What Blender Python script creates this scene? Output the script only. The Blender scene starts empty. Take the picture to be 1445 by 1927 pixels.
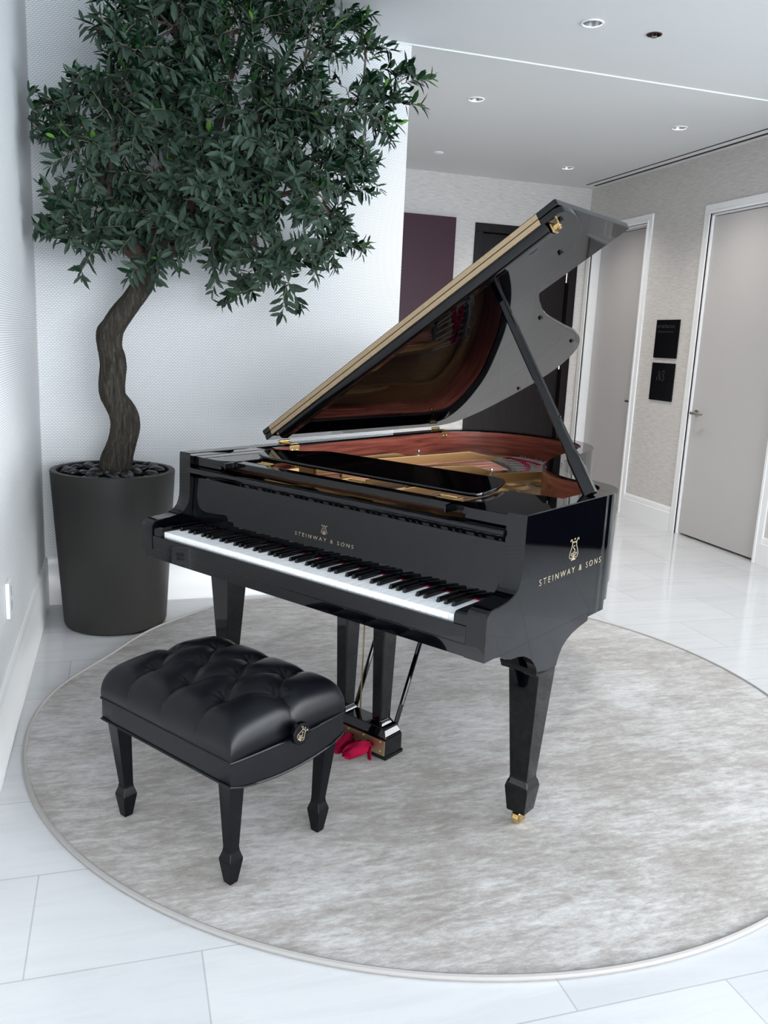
import bpy, bmesh, math, random
from mathutils import Vector, Matrix
from math import sin, cos, pi, radians
R = random.Random(11)
C = bpy.context.scene.collection
scene = bpy.context.scene

# ------------------------------------------------------------------ helpers
def link(name, mesh, mat=None, parent=None, smooth=35, label=None):
    o = bpy.data.objects.new(name, mesh)
    C.objects.link(o)
    if mat is not None:
        if isinstance(mat, (list, tuple)):
            for m in mat: mesh.materials.append(m)
        else: mesh.materials.append(mat)
    if parent is not None: o.parent = parent
    if smooth is not None:
        mesh.shade_smooth()
        mesh.set_sharp_from_angle(angle=radians(smooth))
    if label: o['label'] = label
    return o

def tag(o, label=None, cat=None, group=None, kind=None):
    if label: o['label'] = label
    if cat: o['category'] = cat
    if group: o['group'] = group
    if kind: o['kind'] = kind
    return o

def empty(name, loc=(0, 0, 0), rz=0.0, parent=None):
    o = bpy.data.objects.new(name, None)
    o.empty_display_size = 0.1
    o.location = loc
    o.rotation_euler = (0, 0, rz)
    C.objects.link(o)
    if parent: o.parent = parent
    return o

class MB:
    """mesh builder: collects vertices and faces"""
    def __init__(s): s.v = []; s.f = []; s.mi = []
    def add(s, verts, faces, m=0):
        n = len(s.v)
        s.v += [tuple(p) for p in verts]
        s.f += [tuple(i + n for i in f) for f in faces]
        s.mi += [m] * len(faces)
        return s
    def box(s, x0, x1, y0, y1, z0, z1, m=0):
        V = [(x, y, z) for z in (z0, z1) for y in (y0, y1) for x in (x0, x1)]
        F = [(0, 2, 3, 1), (4, 5, 7, 6), (0, 1, 5, 4), (2, 6, 7, 3), (0, 4, 6, 2), (1, 3, 7, 5)]
        return s.add(V, F, m)
    def prism(s, poly, axis, a, b, m=0):
        """extrude a 2d polygon along an axis from a to b"""
        def P(p, t):
            return {'x': (t, p[0], p[1]), 'y': (p[0], t, p[1]), 'z': (p[0], p[1], t)}[axis]
        n = len(poly)
        V = [P(p, a) for p in poly] + [P(p, b) for p in poly]
        F = [tuple(range(n - 1, -1, -1)), tuple(range(n, 2 * n))]
        F += [(i, (i + 1) % n, n + (i + 1) % n, n + i) for i in range(n)]
        return s.add(V, F, m)
    def loft(s, rings, cap=True, m=0):
        n = len(rings[0]); V = []; F = []
        for r in rings: V += list(r)
        for k in range(len(rings) - 1):
            for i in range(n):
                j = (i + 1) % n
                F.append((k * n + i, k * n + j, (k + 1) * n + j, (k + 1) * n + i))
        if cap:
            F.append(tuple(range(n - 1, -1, -1)))
            F.append(tuple(range((len(rings) - 1) * n, len(rings) * n)))
        return s.add(V, F, m)
    def square_loft(s, secs, m=0, ch=0.0):
        """secs: (cx, cy, z, hx, hy)"""
        rings = []
        for cx, cy, z, hx, hy in secs:
            if ch:
                c = ch
                rings.append([(cx - hx + c, cy - hy, z), (cx + hx - c, cy - hy, z), (cx + hx, cy - hy + c, z), (cx + hx, cy + hy - c, z),
                              (cx + hx - c, cy + hy, z), (cx - hx + c, cy + hy, z), (cx - hx, cy + hy - c, z), (cx - hx, cy - hy + c, z)])
            else:
                rings.append([(cx - hx, cy - hy, z), (cx + hx, cy - hy, z), (cx + hx, cy + hy, z), (cx - hx, cy + hy, z)])
        return s.loft(rings, True, m)
    def tube(s, pts, rad, n=8, m=0, cap=True):
        pts = [Vector(p) for p in pts]
        if not isinstance(rad, (list, tuple)): rad = [rad] * len(pts)
        rings = []
        up = None
        for i, p in enumerate(pts):
            t = (pts[min(i + 1, len(pts) - 1)] - pts[max(i - 1, 0)])
            if t.length < 1e-9: t = Vector((0, 0, 1))
            t.normalize()
            if up is None:
                up = Vector((0, 0, 1)) if abs(t.z) < .9 else Vector((1, 0, 0))
            a = t.cross(up); a.normalize(); b = t.cross(a); up = -b if False else up
            rings.append([tuple(p + (a * cos(2 * pi * k / n) + b * sin(2 * pi * k / n)) * rad[i]) for k in range(n)])
        return s.loft(rings, cap, m)
    def lathe(s, prof, n=32, c=(0, 0), m=0, cap=True):
        rings = [[(c[0] + r * cos(2 * pi * k / n), c[1] + r * sin(2 * pi * k / n), z) for k in range(n)] for r, z in prof]
        return s.loft(rings, cap, m)
    def ball(s, c, r, n=10, k=6, sc=(1, 1, 1), m=0):
        rings = []
        for i in range(1, k):
            a = pi * i / k
            rings.append([(c[0] + sc[0] * r * sin(a) * cos(2 * pi * j / n), c[1] + sc[1] * r * sin(a) * sin(2 * pi * j / n), c[2] - sc[2] * r * cos(a)) for j in range(n)])
        return s.loft(rings, True, m)
    def mesh(s, name):
        me = bpy.data.meshes.new(name)
        me.from_pydata(s.v, [], s.f)
        bm = bmesh.new(); bm.from_mesh(me)
        bmesh.ops.recalc_face_normals(bm, faces=bm.faces)
        bm.to_mesh(me); bm.free()
        if any(s.mi): me.polygons.foreach_set('material_index', s.mi)
        me.update()
        return me
    def build(s, name, mat, parent=None, bevel=0.0, seg=2, smooth=35, label=None):
        me = s.mesh(name)
        if bevel:
            bm = bmesh.new(); bm.from_mesh(me)
            es = [e for e in bm.edges if len(e.link_faces) == 2 and e.calc_face_angle(0) > radians(28)]
            bmesh.ops.bevel(bm, geom=es, offset=bevel, offset_type='OFFSET', segments=seg, profile=0.5, affect='EDGES', clamp_overlap=True)
            bm.to_mesh(me); bm.free()
        o = link(name, me, mat, parent, smooth, label)
        if bevel:
            wn = o.modifiers.new('WeightedNormal', 'WEIGHTED_NORMAL'); wn.keep_sharp = True; wn.weight = 100
        return o

def catmull(pts, n=8, closed=False):
    out = []; N = len(pts)
    rng = range(N) if closed else range(N - 1)
    for i in rng:
        g = (lambda k: pts[k % N]) if closed else (lambda k: pts[max(0, min(N - 1, k))])
        p0, p1, p2, p3 = g(i - 1), g(i), g(i + 1), g(i + 2)
        for j in range(n):
            t = j / n
            out.append(tuple(0.5 * ((2 * b) + (c - a) * t + (2 * a - 5 * b + 4 * c - d) * t * t + (-a + 3 * b - 3 * c + d) * t ** 3)
                             for a, b, c, d in zip(p0, p1, p2, p3)))
    if not closed: out.append(tuple(pts[-1]))
    return out

def offset_path(path, dist):
    """shift an open 2d path to its left by dist"""
    out = []
    for i, p in enumerate(path):
        a = path[max(0, i - 1)]; b = path[min(len(path) - 1, i + 1)]
        dx, dy = b[0] - a[0], b[1] - a[1]; l = math.hypot(dx, dy) or 1
        out.append((p[0] - dy / l * dist, p[1] + dx / l * dist))
    return out

# ------------------------------------------------------------------ materials
def S(r, g, b):
    f = lambda c: (c / 255 / 12.92) if c / 255 <= .04045 else ((c / 255 + .055) / 1.055) ** 2.4
    return (f(r), f(g), f(b), 1)

class NT:
    def __init__(s, name):
        s.m = bpy.data.materials.new(name); s.m.use_nodes = True
        s.t = s.m.node_tree; s.b = s.t.nodes['Principled BSDF']
    def n(s, typ, **kw):
        nd = s.t.nodes.new(typ)
        for k, v in kw.items(): setattr(nd, k, v)
        return nd
    def l(s, a, b): s.t.links.new(a, b)
    def p(s, **kw):
        names = dict(col='Base Color', rough='Roughness', metal='Metallic', spec='Specular IOR Level', coat='Coat Weight', coatr='Coat Roughness', sheen='Sheen Weight', ior='IOR')
        for k, v in kw.items(): s.b.inputs[names[k]].default_value = v
        return s
    def coords(s, scale=(1, 1, 1), rot=(0, 0, 0)):
        tc = s.n('ShaderNodeTexCoord'); mp = s.n('ShaderNodeMapping')
        mp.inputs['Scale'].default_value = scale; mp.inputs['Rotation'].default_value = rot
        s.l(tc.outputs['Object'], mp.inputs['Vector']); return mp.outputs['Vector']
    def noise(s, vec, scale, detail=4, rough=.55, dist=0):
        nd = s.n('ShaderNodeTexNoise'); nd.inputs['Scale'].default_value = scale; nd.inputs['Detail'].default_value = detail
        nd.inputs['Roughness'].default_value = rough; nd.inputs['Distortion'].default_value = dist
        s.l(vec, nd.inputs['Vector']); return nd.outputs['Fac']
    def ramp(s, fac, stops):
        nd = s.n('ShaderNodeValToRGB'); cr = nd.color_ramp
        while len(cr.elements) < len(stops): cr.elements.new(.5)
        for e, (p, c) in zip(cr.elements, stops): e.position = p; e.color = c
        s.l(fac, nd.inputs['Fac']); return nd.outputs['Color']
    def bump(s, h, strength=.2, dist=.002):
        nd = s.n('ShaderNodeBump'); nd.inputs['Strength'].default_value = strength; nd.inputs['Distance'].default_value = dist
        s.l(h, nd.inputs['Height']); s.l(nd.outputs['Normal'], s.b.inputs['Normal'])
    def mix(s, fac, a, b, mode='MIX'):
        nd = s.n('ShaderNodeMix', data_type='RGBA', blend_type=mode)
        for i, v in ((0, fac), (6, a), (7, b)):
            if isinstance(v, (int, float, tuple)): nd.inputs[i].default_value = v
            else: s.l(v, nd.inputs[i])
        return nd.outputs[2]

def flat(name, col, rough=.5, metal=0, spec=.5, coat=0):
    a = NT(name); a.p(col=col, rough=rough, metal=metal, spec=spec, coat=coat); return a.m

LACQ = flat('black_lacquer', (.0005, .0006, .0012, 1), .03, 0, .40)
BENCHBLK = flat('satin_black_wood', (.0010, .0013, .0024, 1), .22, 0, .2)
WHITEKEY = flat('white_key', (.93, .935, .94, 1), .28)
BLACKKEY = flat('ebony_key', (.0015, .0015, .0022, 1), .25, 0, .4)
REDFELT = flat('red_felt', (.26, .004, .035, 1), .95, 0, .1)
BRASS = flat('brass', (.60, .43, .20, 1), .24, 1)
SATINBRASS = flat('satin_brass', (.46, .345, .215, 1), .42, 1)
GOLDLEAF = flat('gold_leaf', (.42, .35, .24, 1), .4, .6)
CHROME = flat('chrome', (.75, .76, .78, 1), .12, 1)
NICKEL = flat('satin_nickel', (.42, .40, .37, 1), .3, 1)
WHITEPAINT = flat('white_paint', (.80, .80, .80, 1), .25)
CEIL = flat('ceiling_paint', (.66, .67, .67, 1), .7)
DOORGREY = flat('greige_door_paint', (.47, .452, .442, 1), .38)
DARKGAP = flat('dark_gap', (.006, .006, .008, 1), .6)
PEBBLE = flat('black_pebble', (.0045, .005, .007, 1), .34)
SIGNBLK = flat('black_sign', (.0008, .001, .002, 1), .30, 0, .2)
SIGNTXT = flat('sign_lettering', (.03, .03, .033, 1), .5)
COPPER = flat('copper_string', (.50, .22, .16, 1), .35, .8)
STEEL = flat('steel_string', (.35, .33, .31, 1), .3, 1)
PLASTIC = flat('white_plastic', (.78, .80, .82, 1), .3)
SOCKET = flat('socket_grey', (.42, .44, .47, 1), .4)
REFLECTOR = flat('downlight_reflector', (.36, .36, .37, 1), .25, .9)
LAMPGLASS = flat('lamp_glass', (.45, .45, .45, 1), .3)
FRAMEMET = flat('window_frame_metal', (.10, .105, .11, 1), .4, .5)

def mk_wood_dark(name, c1, c2, rough, axis_scale, coat=0, spec=.5):
    a = NT(name)
    v = a.coords(axis_scale)
    f = a.noise(v, 6, 6, .6, .6)
    c = a.ramp(f, [(.3, c1), (.7, c2)])
    a.l(c, a.b.inputs['Base Color']); a.p(rough=rough, coat=coat, spec=spec)
    return a.m
DARKDOOR = mk_wood_dark('espresso_wood', (.0045, .0032, .0036, 1), (.012, .0085, .009, 1), .42, (14, 14, .7), 0, .18)

def mk_mahogany():
    a = NT('mahogany')
    v = a.coords((1.2, 1.2, 22), (.035, 0, 0))
    f = a.noise(v, 3.2, 5, .55, .3)
    c = a.ramp(f, [(.28, (.075, .016, .012, 1)), (.5, (.165, .040, .027, 1)), (.75, (.27, .075, .05, 1))])
    a.l(c, a.b.inputs['Base Color']); a.p(rough=.22, coat=.25, coatr=.1)
    return a.m
MAHOG = mk_mahogany()

def mk_plate():
    a = NT('bronze_plate'); a.p(col=(.38, .215, .085, 1), rough=.36, metal=.55)
    f = a.noise(a.coords(), 160, 3); a.bump(f, .08, .001)
    return a.m
PLATE = mk_plate()

def mk_leather():
    a = NT('black_leather'); a.p(col=(.0020, .0026, .0042, 1), rough=.36, spec=.22)
    v = a.n('ShaderNodeTexVoronoi'); v.inputs['Scale'].default_value = 420
    a.l(a.coords(), v.inputs['Vector']); a.bump(v.outputs['Distance'], .10, .0006)
    return a.m
LEATHER = mk_leather()

def mk_weave():
    """basket-weave vinyl wallcovering"""
    def make(name, horizontal):
        a = NT(name)
        tc = a.n('ShaderNodeTexCoord'); sp = a.n('ShaderNodeSeparateXYZ'); cb = a.n('ShaderNodeCombineXYZ')
        a.l(tc.outputs['Object'], sp.inputs[0]); a.l(sp.outputs[horizontal], cb.inputs[0]); a.l(sp.outputs[2], cb.inputs[1])
        br = a.n('ShaderNodeTexBrick'); br.offset = .5; br.offset_frequency = 2
        br.inputs['Color1'].default_value = (.87, .87, .87, 1); br.inputs['Color2'].default_value = (.84, .845, .85, 1)
        br.inputs['Mortar'].default_value = (.50, .51, .525, 1)
        br.inputs['Scale'].default_value = 1; br.inputs['Mortar Size'].default_value = .0017; br.inputs['Mortar Smooth'].default_value = .35
        br.inputs['Brick Width'].default_value = .0165; br.inputs['Row Height'].default_value = .0082
        a.l(cb.outputs[0], br.inputs['Vector']); a.l(br.outputs['Color'], a.b.inputs['Base Color'])
        inv = a.n('ShaderNodeMath', operation='SUBTRACT'); inv.inputs[0].default_value = 1; a.l(br.outputs['Fac'], inv.inputs[1])
        a.bump(inv.outputs[0], .35, .0015); a.p(rough=.55, spec=.35)
        return a.m
    return make('woven_wallcovering_across', 0), make('woven_wallcovering_along', 1)
WEAVE_X, WEAVE_Y = mk_weave()

def mk_grass(name, horizontal):
    a = NT(name)
    tc = a.n('ShaderNodeTexCoord'); sp = a.n('ShaderNodeSeparateXYZ'); cb = a.n('ShaderNodeCombineXYZ')
    a.l(tc.outputs['Object'], sp.inputs[0]); a.l(sp.outputs[horizontal], cb.inputs[0]); a.l(sp.outputs[2], cb.inputs[1])
    mp = a.n('ShaderNodeMapping'); mp.inputs['Scale'].default_value = (3.0, 36, 1); a.l(cb.outputs[0], mp.inputs['Vector'])
    f = a.noise(mp.outputs['Vector'], 4, 7, .68, .4)
    c = a.ramp(f, [(.32, (.44, .41, .385, 1)), (.52, (.565, .54, .515, 1)), (.72, (.64, .62, .60, 1))])
    a.l(c, a.b.inputs['Base Color']); a.p(rough=.5, spec=.4)
    a.bump(f, .25, .002)
    return a.m
GRASS_X = mk_grass('grasscloth_across', 0); GRASS_Y = mk_grass('grasscloth_along', 1)

def mk_tile():
    a = NT('white_porcelain_tile')
    tc = a.n('ShaderNodeTexCoord'); mp = a.n('ShaderNodeMapping')
    mp.inputs['Location'].default_value = (TX, TY, 0)
    a.l(tc.outputs['Object'], mp.inputs['Vector'])
    br = a.n('ShaderNodeTexBrick'); br.offset = .5; br.offset_frequency = 2
    br.inputs['Scale'].default_value = 1; br.inputs['Brick Width'].default_value = .774; br.inputs['Row Height'].default_value = .382
    br.inputs['Mortar Size'].default_value = .0020; br.inputs['Mortar Smooth'].default_value = .1; br.inputs['Bias'].default_value = 0
    br.inputs['Color1'].default_value = (.60, .605, .612, 1); br.inputs['Color2'].default_value = (.555, .562, .575, 1)
    br.inputs['Mortar'].default_value = (.42, .425, .435, 1)
    a.l(mp.outputs['Vector'], br.inputs['Vector'])
    v = a.coords((1.0, 7, 1), (0, 0, radians(-28)))
    f = a.noise(v, 1.6, 5, .6, .5)
    vein = a.ramp(f, [(.35, (.93, .93, .935, 1)), (.5, (1, 1, 1, 1)), (.68, (.95, .952, .96, 1))])
    c = a.mix(1.0, br.outputs['Color'], vein, 'MULTIPLY')
    a.l(c, a.b.inputs['Base Color']); a.p(rough=.09, spec=.5)
    return a.m
TX, TY = -.15 + .387, .431 - .382 * 12
TILE = mk_tile()

def mk_rug():
    a = NT('viscose_rug')
    v1 = a.coords((2.6, 8.5, 1)); v2 = a.coords((1, 1.5, 1)); v3 = a.coords((30, 190, 1)); v4 = a.coords((9, 26, 1))
    f1 = a.noise(v1, 2.6, 10, .78, .35); f2 = a.noise(v2, 1.7, 5, .6, .3); f3 = a.noise(v3, 3, 4, .6); f4 = a.noise(v4, 2.5, 8, .75)
    def madd(x, k, y=None):
        nd = a.n('ShaderNodeMath', operation='MULTIPLY_ADD' if y is not None else 'MULTIPLY'); nd.inputs[1].default_value = k
        a.l(x, nd.inputs[0])
        if y is not None: a.l(y, nd.inputs[2])
        return nd.outputs[0]
    h = madd(f3, .10, madd(f4, .26, madd(f1, .36, madd(f2, .28))))
    c = a.ramp(h, [(.43, (.225, .203, .185, 1)), (.485, (.30, .279, .260, 1)), (.525, (.375, .36, .345, 1)), (.585, (.485, .48, .475, 1))])
    a.l(c, a.b.inputs['Base Color']); a.p(rough=.7, spec=.25, sheen=.2)
    a.bump(h, .55, .006)
    return a.m
RUG = mk_rug()
RUGEDGE = flat('rug_binding', (.31, .296, .282, 1), .75)

def mk_bark():
    a = NT('olive_bark')
    v = a.coords((38, 38, 5.5))
    f = a.noise(v, 2.2, 6, .7, .6)
    c = a.ramp(f, [(.3, (.016, .014, .011, 1)), (.52, (.045, .039, .031, 1)), (.72, (.115, .10, .082, 1))])
    a.l(c, a.b.inputs['Base Color']); a.p(rough=.85, spec=.2); a.bump(f, .9, .012)
    return a.m
BARK = mk_bark()
LIMB = mk_wood_dark('limb_bark', (.035, .020, .015, 1), (.085, .045, .032, 1), .8, (20, 20, 4))
TWIG = flat('twig', (.20, .16, .12, 1), .8)

def mk_leaf():
    a = NT('olive_leaf')
    oi = a.n('ShaderNodeNewGeometry')
    c = a.ramp(oi.outputs['Random Per Island'], [(0, (.0024, .013, .0055, 1)), (.45, (.0068, .031, .0115, 1)), (.72, (.0145, .054, .017, 1)), (.90, (.031, .098, .022, 1)), (1, (.13, .28, .04, 1))])
    under = a.mix(oi.outputs['Backfacing'], c, (.040, .066, .046, 1))
    a.l(under, a.b.inputs['Base Color']); a.p(rough=.46, spec=.16)
    return a.m
LEAF = mk_leaf()

def mk_pot():
    a = NT('charcoal_planter'); a.p(col=(.0215, .0205, .019, 1), rough=.5, spec=.3); return a.m
POT = mk_pot()
PAINTING = NT('burgundy_panel')
PAINTING.p(col=(.040, .010, .020, 1), rough=.42, spec=.22)
PAINTING = PAINTING.m
CLOTH = NT('red_velvet'); CLOTH.p(col=(.16, .0012, .018, 1), rough=.9, spec=.08)
CLOTH.bump(CLOTH.noise(CLOTH.coords(), 90, 4), .4, .003); CLOTH = CLOTH.m

# ------------------------------------------------------------------ lettering
def text_mesh(s, cap, width=None, spacing=1.0, extrude=.0004, shear=0, thin=-.010):
    cu = bpy.data.curves.new('t', 'FONT'); cu.body = s; cu.size = 1; cu.space_character = spacing
    cu.align_x = 'CENTER'; cu.shear = shear; cu.offset = thin; cu.resolution_u = 6
    o = bpy.data.objects.new('t', cu); C.objects.link(o)
    dg = bpy.context.evaluated_depsgraph_get()
    me = bpy.data.meshes.new_from_object(o.evaluated_get(dg))
    C.objects.unlink(o); bpy.data.objects.remove(o); bpy.data.curves.remove(cu)
    xs = [v.co.x for v in me.vertices]; w = max(xs) - min(xs); cx = (max(xs) + min(xs)) / 2
    capu = .70
    sy = cap / capu; sx = (width / w) if width else sy
    for v in me.vertices: v.co = ((v.co.x - cx) * sx, v.co.y * sy, 0)
    bm = bmesh.new(); bm.from_mesh(me)
    r = bmesh.ops.extrude_face_region(bm, geom=bm.faces[:])
    for g in r['geom']:
        if isinstance(g, bmesh.types.BMVert): g.co.z += extrude
    bmesh.ops.recalc_face_normals(bm, faces=bm.faces)
    bm.to_mesh(me); bm.free()
    return me

def ribbon(mb, pts, w, t=.0004):
    """a flat stroke of width w along 2d points, thickness t, in the xy plane"""
    l = offset_path(pts, w / 2); r = offset_path(pts, -w / 2)
    for i in range(len(pts) - 1):
        q = [l[i], l[i + 1], r[i + 1], r[i]]
        V = [(p[0], p[1], 0) for p in q] + [(p[0], p[1], t) for p in q]
        mb.add(V, [(3, 2, 1, 0), (4, 5, 6, 7), (0, 1, 5, 4), (1, 2, 6, 5), (2, 3, 7, 6), (3, 0, 4, 7)])

def spiral(cx, cy, r0, r1, a0, a1, n=14):
    return [(cx + (r0 + (r1 - r0) * i / n) * cos(a0 + (a1 - a0) * i / n), cy + (r0 + (r1 - r0) * i / n) * sin(a0 + (a1 - a0) * i / n)) for i in range(n + 1)]

def lyre_mesh(h, wide=1.6):
    """lyre emblem standing on y=0, unit height h"""
    mb = MB(); s = h / 100.0; W = 2.6 * s
    for sg in (-1, 1):
        arm = catmull([(sg * 5, 16), (sg * 12, 9), (sg * 21, 12), (sg * 24, 26), (sg * 19, 45), (sg * 13, 62), (sg * 12, 78), (sg * 15, 90), (sg * 21, 93), (sg * 24, 87), (sg * 20, 84)], 5)
        ribbon(mb, [(x * s, y * s) for x, y in arm], W)
        ribbon(mb, [(x * s, y * s) for x, y in spiral(sg * 11, 28, 6, 2, pi / 2 - sg * pi, pi / 2 + sg * pi * .9)], W * .8)
    ribbon(mb, [(-13 * s, 80 * s), (13 * s, 80 * s)], W)
    ribbon(mb, [(-10 * s, 76 * s), (10 * s, 76 * s)], W * .5)
    foot = catmull([(-15, 0), (-9, 5), (-3, 9), (-2, 20)], 5)
    poly = foot + [(-x, y) for x, y in reversed(foot)]
    mb.prism([(x * s, y * s) for x, y in poly], 'z', 0, .0004)
    ribbon(mb, [(x * s, y * s) for x, y in catmull([(-5, 34), (5, 40), (0, 50), (-5, 56), (0, 64), (4, 60)], 5)], W * .9)
    for x in (-4, 0, 4): ribbon(mb, [(x * s, 20 * s), (x * s, 36 * s)], W * .45)
    ribbon(mb, [(-12 * s, 20 * s), (12 * s, 20 * s)], W * .9)
    d = [(3.2 * s * cos(2 * pi * k / 10), 92 * s + 4.5 * s * sin(2 * pi * k / 10)) for k in range(10)]
    mb.prism(d, 'z', 0, .0004)
    mb.v = [(x * wide, y, z) for x, y, z in mb.v]
    return mb

# ------------------------------------------------------------------ setting
WT = .012
ZC = 2.923
YF = 2.97; XRW = 4.647; XB = 1.832
YN = -10.5; XE = 8.0; YS = -0.55     # window wall, far right wall, where the room widens

o = MB().box(-.3, XE + .2, YN - .2, YF + .2, -.12, 0).build('floor', TILE, smooth=None); tag(o, kind='structure')
m = MB()
m.box(-.3, XE + .2, YN - .2, .004, ZC, ZC + .15)
m.box(-.3, XE + .2, .004, YF + .2, ZC - .007, ZC + .15)
o = m.build('ceiling', CEIL, smooth=None); tag(o, kind='structure')
DL = [(2.511, -.62, ZC), (2.504, .743, ZC - .007), (3.986, .743, ZC - .007), (3.976, 2.24, ZC - .007)]
cut = MB()
for x, y, z in DL: cut.lathe([(.0455, z - .05), (.0455, z + .09)], 40, (x, y))
cut.lathe([(.032, ZC - .05), (.032, ZC + .04)], 32, (2.851, -.616))
co_ = cut.build('hole_cutter', None, smooth=None)
bo_ = o.modifiers.new('holes', 'BOOLEAN'); bo_.operation = 'DIFFERENCE'; bo_.object = co_; bo_.solver = 'EXACT'
dg = bpy.context.evaluated_depsgraph_get()
nm_ = bpy.data.meshes.new_from_object(o.evaluated_get(dg)); o.modifiers.clear(); o.data = nm_
bpy.data.objects.remove(co_)
o = MB().box(-.25, -WT, YN - .2, .2, 0, ZC).build('wall_left', WEAVE_Y, smooth=None); tag(o, kind='structure')
m = MB().box(-.25, XB, WT, .17, 0, ZC)
o = m.build('wall_back', WEAVE_X, smooth=None); tag(o, kind='structure')
o = MB().box(XB - .16, XB - .02, .17, YF, 0, ZC).build('wall_hall', GRASS_Y, smooth=None); tag(o, kind='structure')
DX0, DX1, DZ = 3.48, 4.553, 2.52      # dark door
m = MB()
m.box(XB - .2, DX0 + .02, YF, YF + .18, 0, ZC).box(DX1 - .02, XRW + .2, YF, YF + .18, 0, ZC).box(DX0 + .02, DX1 - .02, YF, YF + .18, DZ - .02, ZC)
m.box(DX0 - .2, DX1 + .2, YF + .18, YF + .22, 0, ZC)
o = m.build('wall_far', GRASS_X, smooth=None); tag(o, kind='structure')
# right wall with two openings
A0, A1 = 1.985, 2.87; B0, B1 = .262, 1.168; TA, TB = 2.50, 2.472
m = MB()
m.box(XRW, XRW + .18, YS, B0, 0, ZC).box(XRW, XRW + .18, B1, A0, 0, ZC).box(XRW, XRW + .18, A1, YF + .1, 0, ZC)
m.box(XRW, XRW + .18, B0, B1, TB, ZC).box(XRW, XRW + .18, A0, A1, TA, ZC)
m.box(XRW + .18, XRW + .22, YS, YF + .1, 0, ZC)  # unseen panel behind the door openings, added to stop outside light leaking in
o = m.build('wall_right', GRASS_Y, smooth=None); tag(o, kind='structure')
o = MB().box(XRW + .18, XE + .2, YS, YS + .15, 0, ZC).build('wall_side', GRASS_X, smooth=None); tag(o, kind='structure')
YE = -2.6
o = MB().box(XE, XE + .2, YE, YS, 0, ZC).box(XE, XE + .2, YN, YE, 0, .10).box(XE, XE + .2, YN, YE, 2.80, ZC).build('wall_east', WHITEPAINT, smooth=None); tag(o, kind='structure')
m = MB().box(-.25, XE + .2, YN - .16, YN, 2.80, ZC).box(-.25, XE + .2, YN - .16, YN, 0, .10)
o = m.build('wall_front', WHITEPAINT, smooth=None); tag(o, kind='structure')
nb = 5
for i in range(nb):
    x0 = -.0 + XE / nb * i; x1 = XE / nb * (i + 1)
    w = MB().box(x0, x0 + .05, YN - .10, YN - .02, .10, 2.80).box(x1 - .05, x1, YN - .10, YN - .02, .10, 2.80)
    w.box(x0 + .05, x1 - .05, YN - .10, YN - .02, .10, .16).box(x0 + .05, x1 - .05, YN - .10, YN - .02, 2.74, 2.80)
    o = w.build('window_%d' % (i + 1), FRAMEMET, smooth=None); tag(o, kind='structure')

for i in range(3):  # unseen east windows, added to brighten the left wall
    y0 = YN + (YE - YN) / 3 * i; y1 = YN + (YE - YN) / 3 * (i + 1)
    w = MB().box(XE + .02, XE + .10, y0, y0 + .05, .10, 2.80).box(XE + .02, XE + .10, y1 - .05, y1, .10, 2.80)
    w.box(XE + .02, XE + .10, y0 + .05, y1 - .05, .10, .16).box(XE + .02, XE + .10, y0 + .05, y1 - .05, 2.74, 2.80)
    o = w.build('window_%d' % (i + 6), FRAMEMET, smooth=None); tag(o, kind='structure')
# baseboards
def base_profile(h, t):
    return [(0, 0), (t, 0), (t, h - .05), (t * .75, h - .045), (t * .75, h - .018), (t * .55, h - .006), (t * .3, h), (0, h)]
bp = base_profile(.257, .014)
m = MB().prism([(-WT + a * 1.0, b) for a, b in bp], 'y', YN, WT)       # along the left wall
o = m.build('baseboard_left', WHITEPAINT); tag(o, kind='structure')
m = MB().prism([(WT - a, b) for a, b in bp], 'x', 0.002, XB)
o = m.build('baseboard_back', WHITEPAINT); tag(o, kind='structure')
bp2 = base_profile(.20, .016)
m = MB()
for a, b in ((B1 + .075, A0 - .065), (YS, B0 - .065)):
    m.prism([(XRW - q, z) for q, z in bp2], 'y', a, b)
o = m.build('baseboard_right', WHITEPAINT); tag(o, kind='structure')
m = MB()
for a, b in ((XB, DX0), (DX1, XRW)):
    m.prism([(YF - q, z) for q, z in bp2], 'x', a, b)
o = m.build('baseboard_far', WHITEPAINT); tag(o, kind='structure')

# dark entry door in the far wall
d = empty('door_1'); tag(d, 'tall dark espresso wooden door and frame in the far wall', None, kind='structure')
fw = .075
m = MB()
for x0, x1 in ((DX0, DX0 + fw), (DX1 - fw, DX1)):
    m.box(x0, x1, YF - .018, YF + .12, 0, DZ - fw)
m.box(DX0, DX1, YF - .018, YF + .12, DZ - fw, DZ)
m.build('door_frame', DARKDOOR, d, .003)
MB().box(DX0 + fw + .008, DX1 - fw - .014, YF + .035, YF + .085, .012, DZ - fw - .006).build('door_leaf', DARKDOOR, d, .003)
for z in (2.1, 1.28, .45):
    MB().tube([(DX1 - fw - .008, YF + .030, z - .05), (DX1 - fw - .008, YF + .030, z + .05)], .007, 10).build('hinge', CHROME, d)

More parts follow.
